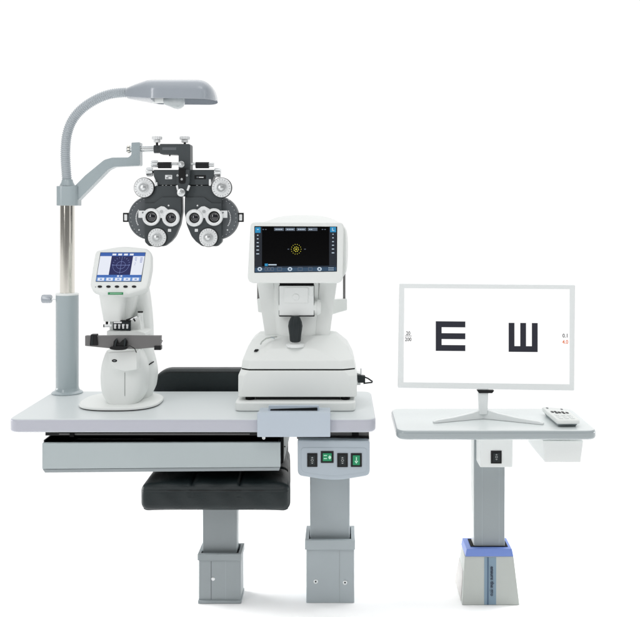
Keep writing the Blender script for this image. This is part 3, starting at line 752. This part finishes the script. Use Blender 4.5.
b.loft([r8(369.3, 2.622, 2.86, 240.4, 355.6, 248.6, 342.8, .02), r8(361, 2.625, 2.86, 241.6, 353.6, 250.5, 341, .025), r8(348.4, 2.645, 2.855, 246.6, 347.8, 270, 314, .045, cb=.03), r8(341.5, 2.672, 2.85, 250.6, 341, 274, 311, .04), r8(336, 2.70, 2.84, 257, 336, 276, 314, .03)], 'white', bevel=.003, seg=3, ang=10)
up_ = b.build('upper_housing', AR, sharp=13)
b = MB(); b.prism(Plane(2.655, tilt=20, yaw=-25, ax=255, ay=350), [(253.6, 351.4), (255, 349.2), (257.8, 349.0), (256.6, 351.6)], .02, 'black', bevel=.0004); b.build('side_switch', up_)
# neck: two fins, drum, yoke
b = MB()
b.prism(Plane(2.72), rp([(256.8, 281), (273.4, 281), (277.6, 337, 1), (265.6, 338, 1)], 1.2), .12, 'white', bevel=.004, seg=3); b.build('neck_post', AR); b = MB()
b.prism(Plane(2.72), rp([(319.6, 281), (337.2, 281), (329.2, 338, 1), (315.2, 337, 1)], 1.2), .12, 'white', bevel=.004, seg=3)
b.build('neck_post', AR)
b = MB()
b.loft([sring(X(296.8, 2.77), 2.77, Z(yy, 2.70), X(340+rr, 2.77), .07, 3.0) for yy, rr in ((338, 22), (320, 23.5), (300, 25), (282, 25))], 'white'); b.build('neck_drum', AR, sharp=50)
b = MB()
b.tube([P(279, 307, 2.705), P(317, 307, 2.705)], 8.2*2.7/F, 'white', 40)
b.lathe(P(317.1, 307, 2.705), (1, 0, 0), [(8.2*2.7/F, 0), (7.8*2.7/F, .006), (6.4*2.7/F, .011), (0, .0125)], 'white', 40)
b.prism(Plane(2.68), rp([(279.2, 286), (313.8, 286), (313.8, 315.6, .6), (279.2, 315.6, .6)], .6), .04, 'white2', bevel=.0015)
b.prism(Plane(2.682), rect(278.9, 285.6, 314.1, 316.2), .038, 'seam')
b.prism(Plane(2.684), rect(279.6, 283.4, 313.6, 285.4), .03, 'black2')
b.prism(Plane(2.678), rp([(284, 287.6), (308, 287.6), (308, 303), (284, 303)], .6), .002, 'white2', bevel=.0008)
b.prism(Plane(2.677), rp([(309.4, 286.6), (313, 286.6), (313, 296, 1.6), (309.4, 296, 1.6)], .6), .004, 'white2', bevel=.001)
b.knob(Plane(2.677), 295.8, 297.2, 3.3, [(1, -.001), (1, .0004), (.92, .0009), (.85, .0003), (0, .0003)], 'white2', 32)
b.prism(Plane(2.677), rect(279.4, 315.7, 314.4, 316.6), .02, 'black')
b.build('yoke_cover', AR)
# joystick
b = MB(); Dj = 2.655; kj = Dj/F
rows = [(315.8, 3.2), (317.4, 4.6), (318.6, 5.2), (322, 6.6), (326, 7.2), (330, 6.7), (335, 5.9), (339.6, 5.6), (341.2, 5.2), (342, 4.0)]
n = 40; rings = []
for (yy, rr) in rows:
    rings.append([Vector((X(295.3, Dj) + rr*kj*(1-.06*(1 if (k//2) % 2 else 0))*math.cos(2*PI*k/n), Dj + rr*kj*(1-.06*(1 if (k//2) % 2 else 0))*math.sin(2*PI*k/n), Z(yy, Dj))) for k in range(n)])
b.loft(rings, 'rub'); b.build('joystick', AR, sharp=25)
b = MB(); b.lathe((X(295.3, Dj), Dj+.004, Z(344.8, Dj)), (0, 0, 1), [(9.2*kj, -.006), (9.0*kj, .002), (7.5*kj, .004), (4.4*kj, .0045), (4.2*kj, .012)], 'white2', 40); b.build('joystick_socket', AR)
b = MB(); b.tube([P(277, 336.6, 2.675), P(271, 337.4, 2.665), P(266, 338.4, 2.66), P(262, 341.5, 2.652), P(260.4, 344.5, 2.648)], .0022, 'base', 10)
b.tube([P(271, 337.0, 2.662), P(274.6, 338.4, 2.658)], .0018, 'grey', 8); b.build('cable', AR, sharp=60)
# screen head
pa = Plane(2.625)
b = MB()
b.prism(pa, rp([(250.6, 222.2, 5), (343.8, 222.6, 5), (342.8, 283.2, 7), (247.3, 283.2, 7)], 4, 7), .04, 'white', bevel=.004, seg=4)
b.build('screen_head', AR, sharp=50)
b = MB()
b.loft([vring(251, 346, 222.5, 281, 2.667, 7), vring(251.5, 347.5, 221.5, 280, 2.70, 6), vring(254, 348, 218.0, 278, 2.74, 3.6), vring(258, 347, 215.2, 274, 2.80, 2.9), vring(264, 340, 215, 268, 2.86, 2.6), vring(280, 332, 218, 262, 2.89, 2.4)], 'white')
b.knob(Plane(2.762), 293.8, 218.2, .8, [(1, -.01), (1, .0004), (0, .0006)], 'dials', 10)
b.build('rear_cover', AR, sharp=60)
sh_ = [x for x in AR.children if x.name.startswith('screen_head')]
b = MB(); shd = bpy.data.objects['screen_head']
b.raise_(pa, rp([(254.4, 226.2), (337.2, 226.6), (336.9, 271.6), (254.4, 272.8)], .4), .0006, 'scr')
s1 = pa.up(.0008); s2 = s1.up(.0004); s3 = s2.up(.0004)
def R_(x0, y0, x1, y1, m_, p_=None, r=0): b.raise_(p_ or s1, rect(x0, y0, x1, y1, r), .0003, m_)
R_(254.9, 227, 262, 272, 'sbar'); R_(329.2, 227, 336.4, 271, 'sbar')
b.raise_(s2, [(255, 266.6), (336.4, 265.8), (336.4, 271), (255, 272.2)], .0003, 'sbar2'); b.raise_(s3, [(255, 266.8), (336.4, 266.0), (336.4, 267), (255, 267.8)], .0002, 'sbar')
R_(255.2, 227.2, 260.6, 232.8, 'sblue', s2); R_(257, 229, 258.8, 229.9, 'swhite', s3); R_(330.2, 227, 336, 232.2, 'sblue', s2)
R_(332.2, 228, 332.9, 230.8, 'swhite', s3); R_(332.9, 230.2, 334.4, 230.8, 'swhite', s3)
for k in range(4):
    x_ = 274.2+11.2*k; R_(x_, 227.8, x_+9.6, 230.8, 'sgrey', s2)
    for j in range(4 if k < 3 else 2): R_(x_+1.4+1.8*j, 228.9, x_+2.6+1.8*j, 229.9, 'swhite', s3)
for x_ in (262.6, 265.2, 321.8, 324.4): R_(x_, 229, x_+1.4, 229.9, 'sgrey', s2)
for j, yy in enumerate((234.8, 238.4, 242.2, 245.8, 249.6, 253.4)):
    w_ = 1.1 + .28*j; R_(257.6-w_/2, yy, 257.6+w_/2+.3, yy+.9, 'swhite', s2); R_(333-w_/2, yy-1, 333+w_/2, yy-.1, 'swhite', s2)
R_(264.8, 263.6, 267.8, 266.0, 'sblue', s2); R_(268.4, 264.2, 276.6, 265.3, 'swhite', s2)
cx, cy = 296.2, 249.2
for k in range(14):
    a = 2*PI*k/14; b.raise_(s2, circ(cx+4.9*math.cos(a), cy+4.9*math.sin(a), .38, n=6), .0003, 'syel')
for k in range(8):
    a = 2*PI*k/8+.2; b.raise_(s2, circ(cx+2.3*math.cos(a), cy+2.3*math.sin(a), .55, n=6), .0003, 'syel')
b.raise_(s2, circ(cx, cy, .8, n=8), .0003, 'syel')
for x_ in (287.6, 304.2): R_(x_, 248.8, x_+1.6, 249.5, 'sgrey', s2)
for k, x_ in enumerate((259.8, 290, 319.5)):
    b.raise_(s3.up(.0003), circ(x_, 269, 2.3, 2.0, 16), .0003, 'swhite'); b.raise_(s3.up(.0006), circ(x_, 269, 1.0, n=8), .0003, 'sbar2')
for (xa, xb_) in ((265, 267.2), (268, 270.2), (271, 273.6), (277.4, 281.8), (298, 302.4), (308.4, 312.2)):
    ln(b, s3.up(.0003), [(xa, 267.4), (xb_, 267.4), (xb_, 270.6), (xa, 270.6), (xa, 267.4)], .6, 'sgrey'); 
for j in range(3):
    for k in range(2): R_(328.6+1.9*j, 267.4+2*k, 329.6+1.9*j, 268.3+2*k, 'swhite', s3.up(.0003))
b.build('touch_screen', shd)
# chin-rest frame behind
b = MB(); De = 2.93
for xx, y0, y1 in ((258.4, 270, 300), (344.2, 250, 301)): b = MB(); b.tube([P(xx, y0, De), P(xx, y1, De)], 1.25*De/F, 'steel', 16); b.build('chin_rest_rod', AR)
b = MB()
b.prism(Plane(2.915), rp([(257, 298.8), (268, 298.8), (268, 313.6), (258.2, 312)], 1.2), .03, 'white', bevel=.002); b.build('chin_rest_bracket', AR); b = MB()
b.prism(Plane(2.915), rp([(326, 300), (347, 298.8), (347, 310.2), (333, 314.2), (326, 314.4)], 1.2), .03, 'white', bevel=.002)
b.build('chin_rest_bracket', AR)
b = MB()
b.prism(Plane(2.70), rp([(357.2, 375.2), (365.2, 376.2), (365.2, 382.8), (358, 382.8)], .4), .02, 'rub', bevel=.0008)
b.tube([P(361, 376, 2.71), P(361, 368.4, 2.71)], .0022, 'satin', 12)
b.tube([P(365, 377.2, 2.70), P(368, 378.4, 2.70), P(372.6, 381.6, 2.70), P(372.4, 382.4, 2.70), P(369, 382.7, 2.70), P(363.4, 383.4, 2.70)], .0021, 'rub', 10)
b.prism(Plane(2.715), rp([(352, 371), (360.5, 374), (360.5, 385), (352, 385)], .6), .04, 'white2', bevel=.001)
b.build('side_lever', AR)

# ================================================================ MONITOR TABLE
DM = 2.45
MT = thing('monitor_table', 'small glossy white table on a tapered base with a bright blue collar', 'side table', (X(488, 2.62), 2.68, 0))
zt2 = ZC - .577; zb2 = Z(440.4, DM)
b = MB(); b.slab(X(396.6, DM), X(598.4, DM), DM, 2.735, zb2, zt2, 'top2', r=.035, bevel=.009, seg=5, n=10, rb=.035)
ob = b.build('tabletop', MT); ob.data.materials.append(M['edge2'])
for p in ob.data.polygons:
    if abs(p.normal.z) < .85: p.material_index = 1
b = MB()
b.hull([P(543.2, 440.8, 2.5), P(583.3, 440.8, 2.5), P(580.6, 462.2, 2.5), P(544.8, 462.2, 2.5)], [P(543.2, 440.8, 2.5)+Vector((0, .22, 0)), P(583.3, 440.8, 2.5)+Vector((0, .22, 0)), P(580.6, 462.2, 2.5)+Vector((0, .22, 0)), P(544.8, 462.2, 2.5)+Vector((0, .22, 0))], 'white2', bevel=.002)
b.build('storage_box', MT)
b = MB(); b.slab(X(480, 2.55), X(512.8, 2.55), 2.55, 2.66, Z(467.3, 2.55), zb2-.0004, 'white2', r=.004, bevel=.002, seg=3); sb = b.build('switch_box', MT)
b = MB(); pl = Plane(2.55); b.raise_(pl, rect(490.8, 450.6, 501.6, 463.4, .4), .002, 'black', bevel=.0005); so = b.build('switch', sb)
b = MB(); p2 = pl.up(.0022); b.raise_(p2, rect(492.8, 452.6, 499.8, 461.4, .3), .0016, 'rub', bevel=.0006)
p3 = p2.up(.0017); cx, cy = 496.3, 456.6
b.raise_(p3, [(cx-1.2, cy-2), (cx, cy-3), (cx+1.2, cy-2)], .0003, 'prn'); ln(b, p3, circ(cx, cy, 1.0, n=10)+[(cx+1, cy)], .45, 'prn'); b.raise_(p3, [(cx-1.2, cy+2.1), (cx+1.2, cy+2.1), (cx, cy+3.1)], .0003, 'prn'); b.build('rocker', so)
b = MB()
b.slab(X(474.4, 2.62), X(505, 2.62), 2.622, 2.676, Z(551, 2.62), zb2-.0004, 'grey2', r=.003, bevel=.0006)
b.slab(X(474.4, 2.62)-.0012, X(474.4, 2.62)-.0001, 2.626, 2.674, Z(551, 2.62), zb2-.001, 'white2')
for xx in (482, 499): b.prism(Plane(2.6216), rect(xx, 440, xx+.45, 548), .0006, 'grey')
b.build('column', MT)
# blue collar: tapered frame
b = MB()
Dc = 2.60
def rr(yy, x0, x1, D0, D1, zD): z = Z(yy, zD); return [Vector((X(x0, zD), D0, z)), Vector((X(x1, zD), D0, z)), Vector((X(x1, zD), D1, z)), Vector((X(x0, zD), D1, z))]
o0 = rr(556.6, 465.4, 513.6, Dc, Dc+.095, Dc); o1 = rr(549.2, 466.8, 512.2, Dc+.002, Dc+.093, Dc)
b.loft([o0, o1], 'blue', bevel=.002, seg=3)
b.slab(X(471.6, Dc), X(509, Dc), Dc+.018, Dc+.08, Z(549, Dc)+.0002, Z(549, Dc)+.0012, 'black2')
b.build('collar', MT)
b = MB()
zc0 = Z(556.8, Dc)
A0 = [Vector((X(464.8, Dc), Dc+.003, zc0)), Vector((X(513.8, Dc), Dc+.003, zc0)), Vector((X(513.0, Dc), Dc+.092, zc0)), Vector((X(466.2, Dc), Dc+.092, zc0))]
DB = Dc + .012
A1 = [Vector((X(461.6, 2.615), 2.605, .0005)), Vector((X(518.8, 2.615), 2.605, .0005)), Vector((X(520, 2.615), 2.79, .0005)), Vector((X(462.6, 2.615), 2.79, .0005))]
b.loft([A1, A0], 'base', bevel=.0012)
bs = b.build('base', MT)
b = MB()
def lerpq(A, B, t): return [a.lerp(c, t) for a, c in zip(A, B)]
q0, q1 = lerpq(A1, A0, .02), lerpq(A1, A0, .66)
e = Vector((-.0012, 0, 0))
f_ = [q0[0].lerp(q0[3], .12)+e, q0[0].lerp(q0[3], .98)+e, q1[0].lerp(q1[3], .98)+e, q1[0].lerp(q1[3], .12)+e]
b.hull(f_, [p - e*.8 for p in f_], 'base_s'); b.build('side_panel', bs, label='mottled darker panel on the left side')  # thin sheet over the left face, slightly darker and mottled
b = MB()
n_ = (A1[1]-A1[0]).cross(A0[0]-A1[0]).normalized(); 
if n_.y > 0: n_ = -n_
def onb(u, t, off): return lerpq(A1, A0, t)[0].lerp(lerpq(A1, A0, t)[1], u) + n_*off
uu = lambda px, t: (X(px, 2.603) - lerpq(A1, A0, t)[0].x)/(lerpq(A1, A0, t)[1].x - lerpq(A1, A0, t)[0].x)
def strip(x0, x1, off, m_):
    f_ = [onb(uu(x0, .01), .01, off), onb(uu(x1, .01), .01, off), onb(uu(x1, .985), .985, off), onb(uu(x0, .985), .985, off)]
    b.hull(f_, [p - n_*(off*.9) for p in f_], m_)
strip(484.2, 496.2, .0004, 'sticker'); strip(487.2, 488.6, .0008, 'stickd'); strip(488.9, 489.2, .0008, 'sticker')
tp = Plane(2.6015); tp.n = n_
b.text(Plane(2.6013), 'ensure the gro', 490.6, 566.4, 3.6, 'ink', rot=-90, th=.0002, sx=1.0)
b.build('sticker_strip', bs, label='slate blue sticker strip lettered downwards')

# ================================================================ MONITOR
MO = thing('chart_monitor', 'thin white-framed monitor showing two black E optotypes, on a splayed stand', 'monitor', (X(487, 2.60), 2.60, zt2))
DO = 2.575
po = Plane(DO)
b = MB(); b.prism(po, rp([(399.6, 283.8), (575.2, 285.2), (574.2, 390.6), (398.0, 387.8)], 1.0), .016, 'mon', bevel=.0014)
b.prism(Plane(DO+.0165), rp([(430, 310), (545, 311), (545, 375), (430, 374)], 3), .02, 'mon', bevel=.004)
fr = b.build('frame', MO)
b = MB()
b.raise_(po, [(404.4, 288.2), (569.6, 289.2), (569.4, 384.2), (403.6, 382.2)], .0006, 'panel')
s1 = po.up(.0008)
def qd(pts, m_): b.raise_(s1, pts, .0003, m_)
def tilt(x, y): return (x, y + (x-486)*.008)
def R2(x0, y0, x1, y1, m_='eink'): qd([tilt(x0, y0), tilt(x1, y0), tilt(x1, y1), tilt(x0, y1)], m_)
e0x, e0y, es = 435.7, 321.6, 5.92
R2(e0x, e0y, e0x+es, e0y+5*es)
for k in (0, 2, 4): R2(e0x+es, e0y+k*es, e0x+5*es, e0y+(k+1)*es)
w0x, w0y, ws = 508.6, 322.6, 5.8
R2(w0x, w0y+4*ws, w0x+5*ws, w0y+5*ws)
for k in (0, 2, 4): R2(w0x+k*ws, w0y, w0x+(k+1)*ws, w0y+4*ws)
b.text(s1, '20', 408.2, 334.9, 3.7, 'tink', sx=.85, ax='CENTER'); b.text(s1, '200', 408.2, 341.0, 3.7, 'tink', sx=.85, ax='CENTER'); R2(404.9, 336.3, 411.6, 336.8, 'tink')
b.text(s1, '0.1', 565.3, 337.4, 3.9, 'tink', sx=.9, ax='CENTER'); b.text(s1, '4.0', 565.2, 343.7, 3.9, 'oink', sx=.9, ax='CENTER')
b.build('screen', fr)
b = MB(); b.prism(Plane(DO+.002), rp([(476.6, 390.1), (494.6, 390.3), (492.2, 393.2), (479.2, 393.2)], .6), .012, 'black', bevel=.0008); b.build('sensor', MO)
b = MB()
b.prism(Plane(DO+.006), rp([(477.6, 380), (489, 380), (487.4, 414.6), (479.4, 414.6)], .8), .014, 'mon', bevel=.0015)
zf = zt2
def leg(pts, w, h0, h1):
    R = []
    for (p, d, ww, hh) in pts: R.append([Vector((p[0], p[1]-ww, zf+.0008)), Vector((p[0], p[1]-ww*.6, zf+hh)), Vector((p[0], p[1]+ww*.6, zf+hh)), Vector((p[0], p[1]+ww, zf+.0008))])
    return R
Dq = lambda yy: .577*F/(yy-VY)
c0 = Vector((X(483.5, 2.60), 2.60)); 
b.build('neck', MO)
for (ex, ey) in ((433.4, 423.0), (543.6, 424.6)):
    e1 = Vector((X(ex, Dq(ey)), Dq(ey)))
    d = (e1 - c0).normalized(); nn = Vector((-d.y, d.x)); R = []
    for t_, w_, h_ in ((-.06, .010, .030), (.0, .012, .029), (.25, .010, .019), (.6, .008, .0115), (.93, .0075, .008), (1, .006, .005)):
        c = c0.lerp(e1, t_)
        R.append([Vector((*(c+nn*w_), zf+.0006)), Vector((*(c+nn*w_*.8), zf+h_)), Vector((*(c-nn*w_*.8), zf+h_)), Vector((*(c-nn*w_), zf+.0006))])
    q = MB(); q.loft(R, 'mon', bevel=.0012); q.build('foot', MO, sharp=50)

# ================================================================ REMOTE
zr = zt2 + .014
DR = lambda py, z: (ZC - z)*F/(py-VY)
def G(px, py, z): D = DR(py, z); return Vector((X(px, D), D, z))
RC = thing('remote_control', 'pale grey handset with black keys lying slanted on the small table beside the monitor', 'remote control', (X(562, 2.55), 2.55, zt2))
zr1 = zt2 + .021; zr0 = zt2+.0105
corn = [G(541.2, 406.6, zr1), G(566.2, 408.6, zr1), G(580.4, 420.0, zr1), G(557.4, 420.2, zr1)]
flat = [(p.x, p.y) for p in corn]
ol = rp([(x_, y_, .008) for x_, y_ in flat], .008, 6)
cxr, cyr = sum(p[0] for p in flat)/4, sum(p[1] for p in flat)/4
b = MB()
sc_ = lambda s: [(cxr+(x_-cxr)*s, cyr+(y_-cyr)*s) for x_, y_ in ol]
b.loft([[Vector((*p, zr0)) for p in sc_(.985)], [Vector((*p, zr0+.003)) for p in sc_(1)], [Vector((*p, zr1-.003)) for p in sc_(1)], [Vector((*p, zr1)) for p in sc_(.96)]], 'white')
b.build('top_shell', RC, sharp=50)
b = MB(); b.loft([[Vector((*p, zt2+.0008)) for p in sc_(.80)], [Vector((*p, zr0-.001)) for p in sc_(.90)]], 'grey2'); b.build('bottom_shell', RC, sharp=50)
A_, B_, C_, D_ = [Vector(p) for p in flat]
def on(u, v): return A_.lerp(B_, u).lerp(D_.lerp(C_, u), v)
def key(u, v, w, h, m_, nm='key'):
    q = MB(); ps = [on(u-w, v-h), on(u+w, v-h), on(u+w, v+h), on(u-w, v+h)]
    pr_ = rp([(p.x, p.y) for p in ps], .0012, 3)
    q.hull([Vector((*p, zr1+.0016)) for p in pr_], [Vector((*p, zr1+.00005)) for p in pr_], m_, bevel=.0004); q.build(nm, RC)
for (u, v, w, h) in ((.2, .40, .05, .045), (.34, .37, .05, .03), (.48, .42, .055, .05), (.34, .47, .05, .03), (.64, .38, .05, .04), (.8, .42, .05, .045), (.64, .47, .05, .03)): key(u, v, w, h, 'black')
for v in (.62, .74, .86):
    for u in (.25, .5, .75): key(u, v, .085, .035, 'white2')
key(.18, .1, .04, .03, 'dials'); key(.75, .12, .04, .03, 'dials')

# ================================================================ CAMERA, LIGHT
cam = bpy.data.cameras.new('camera'); co = bpy.data.objects.new('camera', cam); COL.objects.link(co)
co.location = CAM; co.rotation_euler = (PI/2, 0, 0)
cam.lens = F/640*36; cam.sensor_width = 36; cam.sensor_fit = 'HORIZONTAL'
cam.shift_x = -(VX-320)/640; cam.shift_y = -(308.5-VY)/640
cam.clip_start = .05; cam.clip_end = 200
sc.camera = co
w = bpy.data.worlds.new('World'); sc.world = w; w.use_nodes = True
nt = w.node_tree; bg = nt.nodes['Background']
tc = nt.nodes.new('ShaderNodeTexCoord'); sx = nt.nodes.new('ShaderNodeSeparateXYZ'); nt.links.new(tc.outputs['Generated'], sx.inputs[0])
mr = nt.nodes.new('ShaderNodeMapRange'); mr.interpolation_type = 'SMOOTHSTEP'
mr.inputs['From Min'].default_value = -.05; mr.inputs['From Max'].default_value = .8; mr.inputs['To Min'].default_value = .17; mr.inputs['To Max'].default_value = 1.04
nt.links.new(sx.outputs['Y'], mr.inputs['Value'])
mz = nt.nodes.new('ShaderNodeMapRange'); mz.interpolation_type = 'SMOOTHSTEP'
mz.inputs['From Min'].default_value = .35; mz.inputs['From Max'].default_value = 1; mz.inputs['To Min'].default_value = 0; mz.inputs['To Max'].default_value = 1.2
nt.links.new(sx.outputs['Z'], mz.inputs['Value'])
ad = nt.nodes.new('ShaderNodeMath'); ad.operation = 'ADD'; nt.links.new(mr.outputs['Result'], ad.inputs[0]); nt.links.new(mz.outputs['Result'], ad.inputs[1])
nt.links.new(ad.outputs[0], bg.inputs['Strength']); bg.inputs['Color'].default_value = (1, 1, 1, 1)
def area(name, loc, tgt, size, power, col=(1, 1, 1), spread=180):
    l = bpy.data.lights.new(name, 'AREA'); l.shape = 'RECTANGLE'; l.size, l.size_y = size; l.energy = power; l.color = col; l.spread = math.radians(spread)
    o = bpy.data.objects.new(name, l); COL.objects.link(o); o.location = loc
    o.rotation_euler = (Vector(tgt)-Vector(loc)).to_track_quat('-Z', 'Y').to_euler(); return o
area('softbox_left', (-2.0, .4, 2.0), (-.1, 2.7, .6), (.5, 1.8), 17)
area('softbox_top', (.2, .7, 3.2), (0, 2.7, .5), (1.4, 1.0), 8)
area('softbox_right', (2.4, .9, 1.7), (.2, 2.7, .6), (.7, 1.8), 4)
area('floor_fill_left', (-1.6, 3.15, .45), (-.3, 2.8, 0), (1.2, .3), 4.5, spread=50)  # added fill lamp out of view, washes out shadows on the floor
area('floor_fill_right', (1.6, 3.15, .45), (.3, 2.8, 0), (1.2, .3), 3.5, spread=50)  # its added counterpart on the right, also only to whiten the floor
sc.view_settings.view_transform = 'Standard'; sc.view_settings.look = 'None'; sc.view_settings.exposure = 0; sc.view_settings.gamma = 1
sc.render.engine = 'CYCLES'
sc.render.resolution_x, sc.render.resolution_y = 1024, 987
